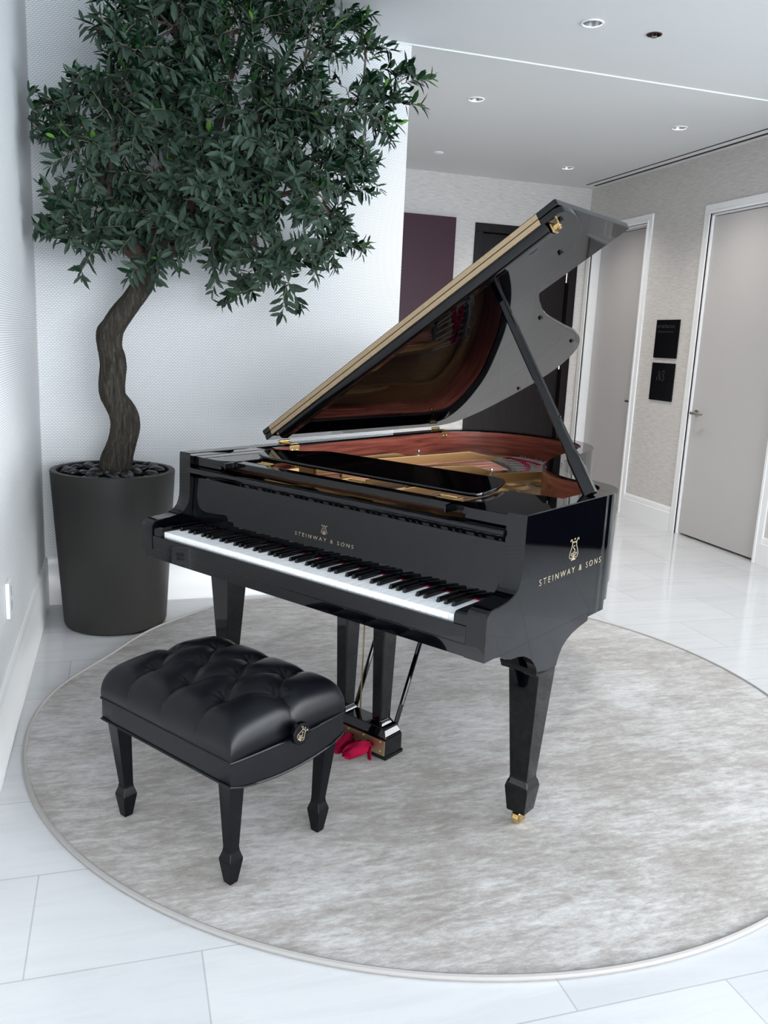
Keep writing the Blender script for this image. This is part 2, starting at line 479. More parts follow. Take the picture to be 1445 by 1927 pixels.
# white doors in the right wall
def side_door(name, y0, y1, top, recess, label, casing=.068):
    d = empty(name); tag(d, label, None, kind='structure')
    m = MB(); pr = [(0, 0), (0, casing)]
    x = XRW
    # casing with a stepped profile
    for a, b, t in ((0, casing, .014), (0, .02, .020)):
        m.box(x - t, x + .001, y0 - b, y0 - a, 0, top + a); m.box(x - t, x + .001, y1 + a, y1 + b, 0, top + a)
        m.box(x - t, x + .001, y0 - b, y1 + b, top + a, top + b)
    # jambs lining the opening
    m.box(x - .001, x + .17, y0 - .001, y0 + .014, 0, top); m.box(x - .001, x + .17, y1 - .014, y1 + .001, 0, top)
    m.box(x - .001, x + .17, y0, y1, top - .014, top + .001)
    m.box(x + recess + .047, x + recess + .06, y0 + .014, y0 + .03, 0, top - .014); m.box(x + recess + .047, x + recess + .06, y1 - .03, y1 - .014, 0, top - .014)
    m.build('door_frame', WHITEPAINT, d, .002)
    MB().box(x + recess, x + recess + .044, y0 + .018, y1 - .018, .016, top - .018).build('door_leaf', DOORGREY, d, .002)
    return d
d2 = side_door('door_2', A0, A1, TA, .085, 'narrow recessed greige door at the far end of the right wall')
MB().box(XRW + .042, XRW + .052, A0 + .05, A0 + .16, .985, 1.003).box(XRW + .042, XRW + .085, A0 + .055, A0 + .073, .983, 1.005).build('door_handle', FRAMEMET, d2, .002)
d3 = side_door('door_3', B0, B1, TB, .016, 'wide greige door with nickel lever nearest the right edge of the photo')
m = MB()
zl = .98; yl = B1 - .075; xl = XRW + .016
ringp = [[(xl - t, yl + r * cos(2 * pi * k / 16), zl + r * sin(2 * pi * k / 16)) for k in range(16)] for r, t in ((.027, 0), (.027, .008), (.022, .011), (.011, .012), (.010, .045))]
m.loft(ringp)
m.tube([(xl - .045, yl + .015, zl), (xl - .05, yl - .03, zl), (xl - .048, yl - .07, zl - .004), (xl - .044, yl - .115, zl - .002)], [.010, .011, .010, .008], 10)
m.build('door_handle', NICKEL, d3)
MB().tube([(XRW + .010, B0 + .012, .255), (XRW + .010, B0 + .012, .362)], .007, 10).build('hinge', NICKEL, d3)

# air slot in the ceiling along the right wall
v = empty('ceiling_vent', (4.545, 0, ZC - .007)); tag(v, 'long black double slot air diffuser in the ceiling beside the right wall', 'vent')
MB().box(-.006, .006, -2.5, 2.815, -.0035, 0).build('slot', DARKGAP, v, smooth=None).location = (-.05, 0, 0)
MB().box(-.013, .013, -2.5, 2.815, -.0035, 0).build('slot', DARKGAP, v, smooth=None).location = (.035, 0, 0)
MB().box(-.040, .018, -2.5, 2.815, -.002, 0).build('frame', WHITEPAINT, v, smooth=None)

def downlight(x, y, z, label, r=.055):
    t = empty('ceiling_light', (x, y, z)); tag(t, label, 'ceiling light', 'recessed ceiling downlights')
    def ring_loft(prof): return MB().loft([[(rr * cos(2 * pi * k / 40), rr * sin(2 * pi * k / 40), zz) for k in range(40)] for rr, zz in prof], False)
    ring_loft(((r, -.0004), (r, -.003), (r * .95, -.005), (.0445, -.005), (.0435, -.002), (.0435, .004))).build('trim_ring', WHITEPAINT, t)
    ring_loft(((.0433, -.001), (.040, .018), (.033, .040), (.024, .055), (.0235, .056))).build('reflector', REFLECTOR, t)
    ring_loft(((.024, .055), (.020, .051), (.008, .048), (.0005, .0475))).build('lamp', LAMPGLASS, t)
    sl = bpy.data.lights.new('downlight_lamp', 'SPOT'); sl.energy = 20; sl.color = (1, .95, .89); sl.spot_size = radians(125); sl.spot_blend = 1; sl.shadow_soft_size = .045
    so = bpy.data.objects.new('downlight_lamp', sl); C.objects.link(so); so.location = (x, y, z - .008)
    return t
downlight(2.511, -.62, ZC, 'recessed silver downlight in the near ceiling, largest in the photo')
downlight(2.504, .743, ZC - .007, 'recessed silver downlight in the hall ceiling nearest the back wall corner')
downlight(3.986, .743, ZC - .007, 'recessed silver downlight in the hall ceiling nearest the right wall slot')
downlight(3.976, 2.24, ZC - .007, 'recessed silver downlight in the hall ceiling farthest back, before the dark door')
t = MB().loft([[(rr * cos(2 * pi * k / 32), rr * sin(2 * pi * k / 32), zz) for k in range(32)] for rr, zz in ((.042, 0), (.042, -.006), (.036, -.009), (.001, -.0095))], False).build('sprinkler_cover', WHITEPAINT)
t.location = (2.821, 2.244, ZC - .007); tag(t, 'flat white round sprinkler cover plate on the hall ceiling above the burgundy panel', 'sprinkler cover')
t = empty('fire_sprinkler', (2.851, -.616, ZC)); tag(t, 'small dark open sprinkler head in the near ceiling beside the largest downlight', 'sprinkler')
MB().loft([[(rr * cos(2 * pi * k / 24), rr * sin(2 * pi * k / 24), zz) for k in range(24)] for rr, zz in ((.037, -.0005), (.037, -.003), (.0312, -.004), (.0312, .036), (.001, .036))], False).build('cup', flat('sprinkler_cup', (.07, .035, .035, 1), .4, .5), t)
MB().tube([(0, 0, .036), (0, 0, .008)], .009, 10).box(-.012, -.009, -.003, .003, -.012, .01).box(.009, .012, -.003, .003, -.012, .01).lathe([(.015, -.014), (.015, -.012)], 16).build('sprinkler_head', NICKEL, t)

# burgundy panel on the far wall
t = MB().box(2.30, 3.276, YF - .045, YF - .001, 1.02, 2.542).build('wall_painting', PAINTING, None, .003)
tag(t, 'large plain burgundy canvas hanging on the far wall left of the dark door', 'painting')

# signs between the two doors
def sign(z0, z1, label):
    t = empty('wall_sign', (XRW, 1.555, z0)); tag(t, label, 'sign', 'black signs between the doors')
    MB().box(-.010, -.0005, -.154, .154, 0, z1 - z0).build('panel', SIGNBLK, t, .001)
    return t
def place_sign_text(me, t, y, z):
    o = link('lettering', me, SIGNTXT, t, None)
    # facing -x : text right is -y, up is z
    o.matrix_local = Matrix(((0, 0, -1, -.0102), (-1, 0, 0, y), (0, 1, 0, z), (0, 0, 0, 1)))
    return o
s1 = sign(1.389, 1.697, 'upper black sign with grey lowercase lettering, left of the wide door')
place_sign_text(text_mesh('artefacto', .030, .235), s1, .02, .243)
place_sign_text(text_mesh('Signature Homes', .016, .20), s1, .02, .205)
s2 = sign(1.042, 1.349, 'lower black sign with a grey script monogram, left of the wide door')
mb = MB()
ribbon(mb, [(-.060, -.036), (-.057, -.008)], .008); ribbon(mb, catmull([(-.040, .040), (-.034, .012), (-.020, -.034)], 4), .008); ribbon(mb, [(-.017, -.034), (-.010, .034)], .0035)
ribbon(mb, catmull([(.004, .030), (.024, .045), (.040, .030), (.018, .008), (.040, -.012), (.020, -.038), (.002, -.024)], 5), .006)
place_sign_text(mb.mesh('lettering'), s2, .01, .20)

# wall outlet on the left wall
t = empty('wall_outlet', (-WT, -1.455, .49)); tag(t, 'white electrical outlet plate on the left wall above the baseboard', 'outlet')
MB().box(.0005, .014, -.038, .038, -.063, .063).build('cover_plate', PLASTIC, t, .003)
for z in (-.026, .026):
    m = MB().box(.0138, .0155, -.017, .017, z - .016, z + .016)
    so = m.build('socket', SOCKET, t, .002)

# round rug
rg = empty('round_rug', (1.526, -1.538, 0)); tag(rg, 'large round silver grey distressed rug under the piano and bench', 'rug')
RR = 1.478
def rug_r(a):
    d = math.degrees(a) % 360
    return RR * (1 - .040 * math.exp(-((d - 149) / 13) ** 2) + .036 * math.exp(-((d - 114) / 9) ** 2))
n = 240
MB().loft([[((rug_r(2 * pi * k / n) - q) * cos(2 * pi * k / n), (rug_r(2 * pi * k / n) - q) * sin(2 * pi * k / n), z) for k in range(n)] for q, z in ((0, .001), (0, .011), (.004, .012))]).build('pile', RUG, rg, smooth=30)
m = MB()
rings = []
for k in range(n):
    a = 2 * pi * k / n
    rings.append([((rug_r(a) + .006 + .008 * cos(b)) * cos(a), (rug_r(a) + .006 + .008 * cos(b)) * sin(a), .0085 + .008 * sin(b)) for b in [2 * pi * j / 8 for j in range(8)]])
rings.append(rings[0]); m.loft(rings, False).build('border', RUGEDGE, rg, label='pale piped edge binding')
FLOOR_RUG = .012

# ------------------------------------------------------------------ grand piano
PX, PY, PYAW = .5109, -1.5408, -.9792
piano = empty('grand_piano', (PX, PY, 0), PYAW)
tag(piano, 'glossy black grand piano with its lid propped open, standing on the round grey rug', 'piano')
KW = 1.225; XL, XR = -.104, 1.329; HT = .993

# outline of the case, from the front right round the tail to the front left
bent = catmull([(XR, .56), (XR, .60), (XR, .64), (1.326, .705), (1.300, .775), (1.255, .825), (1.185, .862), (1.10, .898), (1.03, .955), (.975, 1.025), (.928, 1.11), (.893, 1.19),
                (.852, 1.325), (.813, 1.52), (.792, 1.625), (.752, 1.757), (.690, 1.862), (.59, 1.955), (.45, 2.022), (.30, 2.045), (.15, 2.035), (.02, 1.965), (-.06, 1.875), (-.095, 1.78), (XL, 1.66), (XL, 1.52)], 6)
arm = [(-.018, .745), (-.016, .754), (-.010, .762), (.0, .767), (.03, .7695), (.057, .771), (.085, .775), (.103, .781), (.115, .787), (.124, .7945), (.132, .805), (.139, .820), (.1435, .838), (.1452, .866), (.1458, .92), (.1463, .970), (.147, .9915), (.149, HT)]
path = [(XR, y, z) for y, z in arm] + [(XR, y, HT) for y in (.2, .3, .4, .5)] + [(x, y, HT) for x, y in bent] + [(XL, y, HT) for y in (1.3, 1.0, .7, .5, .3, .2)] + [(XL, y, z) for y, z in reversed(arm)]
def rim_bottom(i, x, y):
    if x > XR - .03 and y < .75:
        return .634 if y < .575 else .62 if y < .682 else .65 if y < .706 else .702
    if x < XL + .03 and y < .15: return .667
    if x < XL + .03 and y < .7: return .634
    return .702
def densify(p):
    out = []
    for a, b in zip(p[:-1], p[1:]):
        out.append(a)
        if a[0] == b[0] == XR or abs(a[0] - XR) < .003:
            for ys in (.574, .576, .6815, .6825, .7055, .7065):
                if a[1] < ys < b[1]:
                    t = (ys - a[1]) / (b[1] - a[1]); out.append(tuple(a[k] + (b[k] - a[k]) * t for k in range(3)))
    out.append(p[-1]); return out
path = densify(path)
TH = .060
def sweep(path, off0, off1, top_of, bot_of, ch):
    P = [(p[0], p[1]) for p in path]
    A = offset_path(P, off0); B = offset_path(P, off1); A2 = offset_path(P, off0 + ch); B2 = offset_path(P, off1 - ch)
    rings = []
    for i in range(len(P)):
        zt = top_of(i); zb = bot_of(i)
        rings.append([(*A[i], zb), (*A[i], zt - ch), (*A2[i], zt), (*B2[i], zt), (*B[i], zt - ch), (*B[i], zb)])
    return MB().loft(rings)
m = sweep(path, 0, TH, lambda i: path[i][2], lambda i: rim_bottom(i, path[i][0], path[i][1]), .0025)
m.build('rim', LACQ, piano, smooth=30)
# mahogany lining inside
ip = [(XR, y) for y in (.23, .3, .4, .5)] + bent + [(XL, y) for y in (1.3, 1.0, .7, .5, .3, .23)]
lin = [(XR, .50)] + bent + [(XL, y) for y in (1.3, 1.0, .7, .555)]
m = sweep([(a, b, 0) for a, b in lin], TH - .001, TH + .010, lambda i: HT - .008, lambda i: .84, .001)
m.build('inner_rim', MAHOG, piano, smooth=30, label='reddish mahogany lining of the rim')

# sounding parts
inner = offset_path(ip, TH + .008)
inner = [inner[0]] + inner[1:]
MB().prism(inner, 'z', .835, .842).build('soundboard', mk_wood_dark('spruce_board', (.28, .15, .06, 1), (.42, .25, .11, 1), .35, (12, 1.2, 4)), piano, smooth=None)
# iron plate: the flange round the rim and the front web
pl = MB()
fl0 = offset_path(ip, TH + .009); fl1 = offset_path(ip, TH + .105)
rings = [[(*a, .858), (*a, .874), (*b, .880), (*b, .862)] for a, b in zip(fl0, fl1)]
pl.loft(rings)
pl.box(-.035, 1.26, .235, .52, .862, .884)
web = [(.60, 1.15), (.72, 1.10), (.85, .98), (1.0, .86), (1.24, .70), (1.24, .50), (.55, .50), (.50, .80)]
pl.prism(web, 'z', .858, .878)
pl.prism([(.55, 1.20), (.70, 1.12), (.86, 1.1), (.80, 1.42), (.69, 1.50), (.60, 1.46)], 'z', .856, .874)
pl.build('iron_plate', PLATE, piano, .003, label='bronze painted cast iron plate')
# raised lips of round plate openings, their shaded depth painted as dark discs
for (x, y, r) in ((.735, 1.12, .040), (.76, 1.285, .036), (.775, .975, .042), (.90, .86, .038)):
    m = MB(); N = 28
    prof = [(r * 1.45, .8785), (r * 1.2, .886), (r * 1.02, .889), (r * .88, .884), (r * .80, .8792)]
    m.loft([[(x + a * cos(2 * pi * k / N), y + a * sin(2 * pi * k / N), z) for k in range(N)] for a, z in prof], False)
    m.build('plate_rosette', PLATE, piano)
    MB().lathe([(r * .82, .8786), (r * .82, .8800)], 28, (x, y)).build('opening_shade', flat('shadowed_opening', (.055, .028, .014, 1), .6), piano)
# struts
def strut(p, q, z0, z1, w, taper=.3):
    a = Vector((p[0], p[1], 0)); b = Vector((q[0], q[1], 0)); t = (b - a).normalized(); nrm = Vector((-t.y, t.x, 0)) * w / 2
    L = (b - a).length
    prof = [(0, z0), (0, z1), (L * .05, z1 + .004), (L * (1 - taper * .8), z1 + .002), (L * (1 - taper * .35), z0 + (z1 - z0) * .55), (L, z0 + .006), (L, z0)]
    V = [tuple(a + t * s - nrm + Vector((0, 0, z))) for s, z in prof] + [tuple(a + t * s + nrm + Vector((0, 0, z))) for s, z in prof]
    k = len(prof)
    return MB().add(V, [tuple(range(k - 1, -1, -1)), tuple(range(k, 2 * k))] + [(i, (i + 1) % k, k + (i + 1) % k, k + i) for i in range(k)])
for p, q, z0, z1, w in (((.140, .60), (.312, 1.76), .872, .940, .020), ((.275, .60), (.560, 1.34), .872, .932, .022), ((.575, 1.16), (.72, 1.56), .870, .905, .020), ((.02, .60), (.05, 1.42), .872, .925, .018),
                         ((.62, .52), (.66, 1.14), .872, .918, .016), ((.90, .50), (.93, .93), .872, .910, .016)):
    strut(p, q, z0, z1, w).build('plate_strut', PLATE, piano, .004)
for (x, y, z) in ((.218, 1.165, .940), (.585, 1.175, .905), (.445, .82, .925)):
    m = MB().lathe([(.009, z - .03), (.009, z + .002)], 12, (x, y))
    m.lathe([(.0075, z + .002), (.0075, z + .011), (.005, z + .013), (.0065, z + .018), (.004, z + .025), (.001, z + .027)], 12, (x, y))
    m.build('plate_bolt', CHROME, piano)
# pillars under the music desk between front web and struts
for x in (.10, .37, .62, .86, 1.08):
    m = MB().add([(x - .01, .30, .884), (x + .012, .30, .884), (x + .012, .55, .884), (x - .01, .55, .884), (x - .004, .33, .925), (x + .006, .33, .925), (x + .006, .55, .925), (x - .004, .55, .925)],
                 [(0, 3, 2, 1), (4, 5, 6, 7), (0, 1, 5, 4), (1, 2, 6, 5), (2, 3, 7, 6), (3, 0, 4, 7)])
    m.build('plate_web', PLATE, piano, .003)
MB().box(-.030, 1.255, .262, .298, .878, .9405).build('pin_block', mk_wood_dark('brown_pin_block', (.045, .017, .010, 1), (.105, .048, .024, 1), .4, (1.5, 20, 20)), piano, .002, label='brown pin block behind the fallboard')
# strings
NB = 30
tail_arc = [(.325 + .31 * i / (NB - 1), 1.745 + .03 * sin(pi * i / (NB - 1)) - .245 * (i / (NB - 1)) ** 1.7) for i in range(NB)]
for i in range(NB):
    t = i / (NB - 1)
    xe, ye = .262 + .285 * t, 1.60 - .225 * t ** 1.2
    m = MB().tube([(.165 + .30 * t * .55, .56, .905), (xe, ye, .9)], .0026, 6)
    m.build('bass_string', COPPER, piano, smooth=60)
for i in range(34):
    t = i / 33
    x0 = .40 + .82 * t
    m = MB().tube([(x0, .55, .8925), (x0 - .02 + .06 * t, 1.05 - .40 * t + .10 * (1 - t), .8905)], .0009, 4)
    m.build('treble_string', STEEL, piano, smooth=60)
# bass bridge, felt and hitch pins
m = MB()
br = [(.255, 1.625), (.34, 1.60), (.43, 1.545), (.50, 1.475), (.56, 1.385)]
brc = catmull(br, 6); L_, R_ = offset_path(brc, .022), offset_path(brc, -.022)
m.loft([[(*a, .865), (*a, .893), (*b, .893), (*b, .865)] for a, b in zip(L_, R_)])
m.build('bass_bridge', flat('bridge_wood', (.10, .085, .075, 1), .55), piano, smooth=40)
for cv, w in (([(.30, 1.79), (.40, 1.73), (.50, 1.62), (.565, 1.50), (.585, 1.43)], .026), ([(.29, 1.765), (.36, 1.77), (.45, 1.745), (.52, 1.695)], .022)):
    cc = catmull(cv, 6); a_, b_ = offset_path(cc, w / 2), offset_path(cc, -w / 2)
    MB().loft([[(*a, .876), (*a, .894), (*b, .894), (*b, .876)] for a, b in zip(a_, b_)]).build('string_felt', REDFELT, piano, smooth=40, label='crimson felt strip woven under the bass strings')
hp = MB()
cc = catmull([(.315, 1.885), (.42, 1.855), (.52, 1.79), (.60, 1.70), (.645, 1.60), (.655, 1.52)], 6)
m = MB(); a_, b_ = offset_path(cc, .02), offset_path(cc, -.02)
m.loft([[(*a, .868), (*a, .884), (*b, .884), (*b, .868)] for a, b in zip(a_, b_)]).build('hitch_plate', flat('grey_hitch', (.23, .21, .20, 1), .4, .4), piano, smooth=40)
for x, y in cc[::1]:
    hp.lathe([(.0025, .884), (.0025, .899)], 6, (x, y))
hp.build('hitch_pins', CHROME, piano)
for i in range(0, len(cc) - 1, 2):
    x, y = cc[i]; q = min(len(brc) - 1, int(i / len(cc) * len(brc)))
    MB().tube([(x, y, .889), (brc[q][0], brc[q][1], .896)], .0012, 4).build('string_tail', STEEL, piano, smooth=60)

# keybed, key slip, cheek blocks
MB().box(XL + .012, XR - .003, -.016, .60, .634, .668).build('keybed', LACQ, piano, .002)
MB().box(XL + .061, XR - .061, -.0175, -.004, .667, .7165).build('key_slip', LACQ, piano, .003)
for x0, x1 in ((XL + .0605, -.0012), (KW + .0012, XR - .0605)):
    prof = [(-.013, .690), (-.013, .735), (-.010, .743), (-.003, .7475), (.02, .7485), (.152, .7485), (.152, .690)]
    MB().prism(prof, 'x', x0, x1).build('cheek_block', LACQ, piano, .002)
# keys
kw = KW / 52
for i in range(52):
    MB().box(i * kw + .0005, (i + 1) * kw - .0005, 0, .150, .7135, .7333).build('white_key', WHITEKEY, piano, .0012)
for i in range(51):
    if 'ABCDEFG'[i % 7] in 'ACDFG':
        x = (i + 1) * kw + {'A': .001, 'C': -.0015, 'D': .0015, 'F': -.002, 'G': 0}['ABCDEFG'[i % 7]]
        V = [(x - .0055, .051, .7334), (x + .0055, .051, .7334), (x + .0055, .150, .7334), (x - .0055, .150, .7334),
             (x - .0046, .056, .7455), (x + .0046, .056, .7455), (x + .0046, .150, .7455), (x - .0046, .150, .7455)]
        MB().add(V, [(0, 3, 2, 1), (4, 5, 6, 7), (0, 1, 5, 4), (1, 2, 6, 5), (2, 3, 7, 6), (3, 0, 4, 7)]).build('black_key', BLACKKEY, piano, .0012)
MB().box(.0, KW, .1503, .1535, .728, .7362).build('key_felt', REDFELT, piano, smooth=None, label='thin red felt strip behind the keys')
# fallboard
prof = [(.154, .737), (.166, .905), (.160, .916), (.146, .920), (.136, .926), (.133, .934), (.137, .942), (.150, .946), (.200, .946), (.200, .72), (.154, .72)]
fb = MB().prism(prof, 'x', XL + .0615, XR - .0615).build('fallboard', LACQ, piano, .0022)
# lettering on the fallboard (tilted with it)
tilt = math.atan2(.012, .168)
def on_fallboard(me, name, x, z):
    o = link(name, me, GOLDLEAF, fb, None, 'gold lettering' if name == 'lettering' else 'gold lyre emblem')
    y = .154 + (z - .737) * .012 / .168 - .0003
    o.matrix_local = Matrix(((1, 0, 0, x), (0, sin(tilt), -cos(tilt), y), (0, cos(tilt), sin(tilt), z), (0, 0, 0, 1)))
on_fallboard(text_mesh('STEINWAY & SONS', .0120, .252, 1.55, thin=-.004), 'lettering', .606, .7875)
on_fallboard(lyre_mesh(.031).mesh('emblem'), 'emblem', .606, .8105)
# lettering on the right side of the case
def on_side(me, name, y, z):
    o = link(name, me, GOLDLEAF, piano, None, 'gold lettering' if name == 'lettering' else 'gold lyre emblem')
    o.matrix_local = Matrix(((0, 0, 1, XR + .0001), (1, 0, 0, y), (0, 1, 0, z), (0, 0, 0, 1)))
on_side(text_mesh('STEINWAY & SONS', .0185, .385, 1.55), 'lettering', .434, .784)
on_side(lyre_mesh(.068).mesh('emblem'), 'emblem', .436, .824)

# leg brackets and legs
brk = [(.02, .6345), (.060, .629), (.092, .614), (.120, .606), (.157, .603), (.190, .596), (.214, .585), (.235, .573), (.251, .558), (.264, .543), (.272, .527), (.274, .513), (.392, .513), (.394, .523), (.402, .54), (.420, .563),
       (.445, .578), (.480, .591), (.52, .599), (.561, .604), (.578, .607), (.579, .6345)]
for sx in (XR, XL + .028):
    MB().prism(brk, 'x', sx - .028, sx - .0005).build('leg_bracket', LACQ, piano, .0018)
def piano_leg(cx, cy, ztop):
    lg = MB()
    lg.square_loft([(cx, cy, .056, .030, .030), (cx, cy, .134, .0385, .0385), (cx, cy, .152, .034, .034), (cx, cy, .160, .030, .030), (cx, cy, .170, .0292, .0292), (cx, cy, ztop - .012, .049, .049), (cx, cy, ztop, .049, .049)])
    l = lg.build('leg', LACQ, piano, .0022)
    m = MB()
    m.lathe([(.014, .045), (.018, .0555)], 16, (cx, cy))
    m.box(cx - .015, cx - .010, cy - .024, cy + .008, .024, .047).box(cx + .010, cx + .015, cy - .024, cy + .008, .024, .047)
    N = 20; r = .0185
    m.loft([[(cx + dx, cy - .012 + rr * cos(2 * pi * k / N), .0325 + rr * sin(2 * pi * k / N)) for k in range(N)] for dx, rr in ((-.010, r - .003), (-.0085, r), (.0085, r), (.010, r - .003))])
    m.build('caster', BRASS, l, smooth=30, label='brass caster wheel')
    return l
piano_leg(XR - .051, .340, .513); piano_leg(XL + .051, .340, .513); piano_leg(.36, 1.62, .63)
for cx in (XR - .052, XL + .052):
    MB().square_loft([(cx - .012 * (1 if cx > .6 else -1), .336, .511, .056, .056), (cx - .012 * (1 if cx > .6 else -1), .336, .530, .060, .060), (cx - .012 * (1 if cx > .6 else -1), .340, .636, .060, .075)]).build('leg_block', LACQ, piano, .002)
# underside beams
MB().box(XL + .07, XR - .07, .58, .66, .66, .80).build('beam', LACQ, piano, .002)
MB().prism(inner[2:-2], 'z', .826, .834).build('bottom_board', BENCHBLK, piano, smooth=None)

# pedal lyre
ly = empty('pedal_lyre', (0, 0, 0), 0, piano)
BX0, BX1, BY0, BY1 = .468, .757, .336, .426
m = MB().box(BX0, BX1, BY0, BY1, .030, .094)
m.box(BX0 - .005, BX1 + .005, BY0 - .003, BY1 + .004, .022, .034)
m.square_loft([((BX0 + BX1) / 2, (BY0 + BY1) / 2, .0945, .142, .043), ((BX0 + BX1) / 2, (BY0 + BY1) / 2, .104, .139, .041), ((BX0 + BX1) / 2, (BY0 + BY1) / 2, .120, .129, .034), ((BX0 + BX1) / 2, (BY0 + BY1) / 2, .128, .129, .034)])
m.build('pedal_box', LACQ, ly, .0015)
m = MB().box(BX0 + .022, BX1 - .002, BY0 - .0030, BY0 - .0002, .036, .090)
pm = m.build('pedal_plate', SATINBRASS, ly, .0008, label='satin brass plate')
for x, z in ((.515, .082), (.59, .084), (.735, .083), (.735, .05), (.515, .045), (.66, .084)):
    mm = MB(); mm.loft([[(x + r * cos(2 * pi * k / 10), BY0 - .003 - t, z + r * sin(2 * pi * k / 10)) for k in range(10)] for r, t in ((.0035, 0), (.003, .001), (.001, .0018))]); mm.build('screw', BRASS, ly)
for cx in (.530, .695):
    m = MB(); cy = .384
    m.square_loft([(cx, cy, .127, .030, .036), (cx, cy, .134, .026, .032), (cx, cy, .142, .020, .028), (cx, cy, .60, .028, .040), (cx, cy, .66, .028, .040)], ch=.004)
    m.build('lyre_post', LACQ, ly, .0012)
MB().box(.48, .745, .335, .43, .600, .640).build('lyre_head', LACQ, ly, .003)
for x in (.600, .660):
    MB().tube([(x, .384, .126), (x + .004, .384, .62)], .0028, 8).build('pedal_rod', BRASS, ly, label='thin brass pedal rod')
for a, b in (((.73, .42, .11), (.762, .60, .64)), ((.543, .42, .11), (.573, .60, .64))):
    MB().tube([a, b], .0085, 10).build('lyre_brace', LACQ, ly)
for x in (.5395, .6125, .6855):
    MB().box(x - .007, x + .007, BY0 - .0036, BY0 - .0005, .044, .072).build('pedal_slot', DARKGAP, ly, smooth=None)
    m = MB(); rings = []
    for y, w, h, z in ((.37, .006, .005, .060), (.32, .006, .005, .060), (.295, .014, .005, .060), (.265, .020, .006, .060), (.240, .016, .005, .060), (.230, .006, .003, .060)):
        rings.append([(x - w, y, z - h), (x + w, y, z - h), (x + w, y, z + h), (x - w, y, z + h)])
    m.loft(rings).build('pedal', BRASS, ly, .002)

# music shelf and folded music desk
sh = empty('music_shelf', (0, 0, 0), 0, piano)
def plate_side(x0, x1, flip):
    # side slides with a scooped inner corner
    pts = [(x0, .166), (x1 - .06, .166), (x1 - .03, .175), (x1, .205), (x1, .30), (x1 + .01, .42), (x1 + .012, .505), (x0, .520)]
    if flip:
        pts = [(XL + XR - a, b) for a, b in pts]
    return MB().prism(pts, 'z', .958, .981)
plate_side(XL + .064, .135, False).build('shelf_slide', LACQ, sh, .0022)
plate_side(XL + .064, .150, True).build('shelf_slide', LACQ, sh, .0022)
for x0, x1 in ((XL + .064, .10), (1.125, XR - .064)):
    MB().box(x0, x1, .166, .186, .948, .962).build('slide_lip', LACQ, sh, .002)
rail = [(.10, .174), (.16, .186), (.22, .190), (1.0, .190), (1.06, .186), (1.125, .174)]
rails = catmull(rail, 5); rb = offset_path(rails, .045)
MB().loft([[(*a, .960), (*a, .9795), (*b, .9795), (*b, .960)] for a, b in zip(rails, rb)]).build('shelf_rail', LACQ, sh, .002)
for x in (.235, .655, 1.005):
    m = MB().box(x - .03, x + .03, .238, .262, .9795, .9812).tube([(x - .03, .262, .9825), (x + .03, .262, .9825)], .0028, 8)
    m.build('desk_hinge', BRASS, sh)
dk = [(.055, .425), (.070, .385), (.10, .345), (.15, .315), (.22, .300), (1.045, .298), (1.070, .308), (1.078, .335), (1.065, .43), (1.022, .545), (1.0, .570), (.965, .578), (.26, .572), (.225, .562), (.17, .500), (.075, .455)]
dkm = MB()
def dz(y): return .9825 + (y - .30) * .03
V = [(x, y, dz(y)) for x, y in dk] + [(x, y, dz(y) + .013) for x, y in dk]; k = len(dk)
dkm.add(V, [tuple(range(k - 1, -1, -1)), tuple(range(k, 2 * k))] + [(i, (i + 1) % k, k + (i + 1) % k, k + i) for i in range(k)])
dkm.build('music_desk', LACQ, piano, .004, label='black music desk folded flat')

# lid
TH_L = radians(33.3)
P0 = Vector((XL - .010, 0, HT + .012)); EW = Vector((cos(TH_L), 0, sin(TH_L))); EN = Vector((-sin(TH_L), 0, cos(TH_L)))
LM = Matrix(((EW.x, 0, EN.x, P0.x), (0, 1, 0, 0), (EW.z, 0, EN.z, P0.z), (0, 0, 0, 1)))
lidfront = .582
outl = [(0, lidfront), (1.462, lidfront)] + catmull([(1.478, .600), (1.480, .65), (1.467, .72), (1.440, .785), (1.395, .845), (1.33, .900), (1.25, .940), (1.17, .985), (1.11, 1.045), (1.070, 1.11), (1.035, 1.18), (1.003, 1.255), (.972, 1.345),
        (.938, 1.49), (.912, 1.61), (.885, 1.74), (.845, 1.85), (.775, 1.955), (.685, 2.025), (.57, 2.068), (.44, 2.072), (.29, 2.035), (.15, 1.98), (.05, 1.90), (.012, 1.81), (0, 1.70)], 6)
lid = MB().prism(outl, 'z', 0, .021).build('lid', LACQ, piano, .003)
lid.matrix_local = LM
for w, y, nm in ((1.446, .632, 0), (1.320, .846, 0), (.968, 1.281, 0), (.825, 1.80, 0), (.384, 2.0, 0)):
    MB().lathe([(.001, -.008), (.008, -.008), (.009, -.004), (.009, .0)], 14, (w, y)).build('rubber_bumper', BLACKKEY, lid)
MB().lathe([(.001, -.0008), (.020, -.0008), (.020, .0)], 20, (1.296, .69)).build('prop_socket', DARKGAP, lid)
for w in (1.08, 1.218, .92, .70, .45, .22):
    MB().lathe([(.001, -.003), (.004, -.003), (.004, 0)], 10, (w, .672)).build('screw', BRASS, lid)
flap = MB().prism([(.0, .580), (1.472, .580), (1.476, .584), (1.476, 1.100), (1.470, 1.108), (.006, 1.108), (0, 1.10)], 'z', .0225, .0440)
fo = flap.build('front_lid', LACQ, piano, .003, label='hinged front lid flap folded back on the lid'); fo.matrix_local = LM
m = MB().box(.045, 1.405, lidfront - .0045, lidfront - .0003, .0040, .0206).box(.045, 1.405, lidfront - .0045, lidfront - .0003, .0238, .0400)
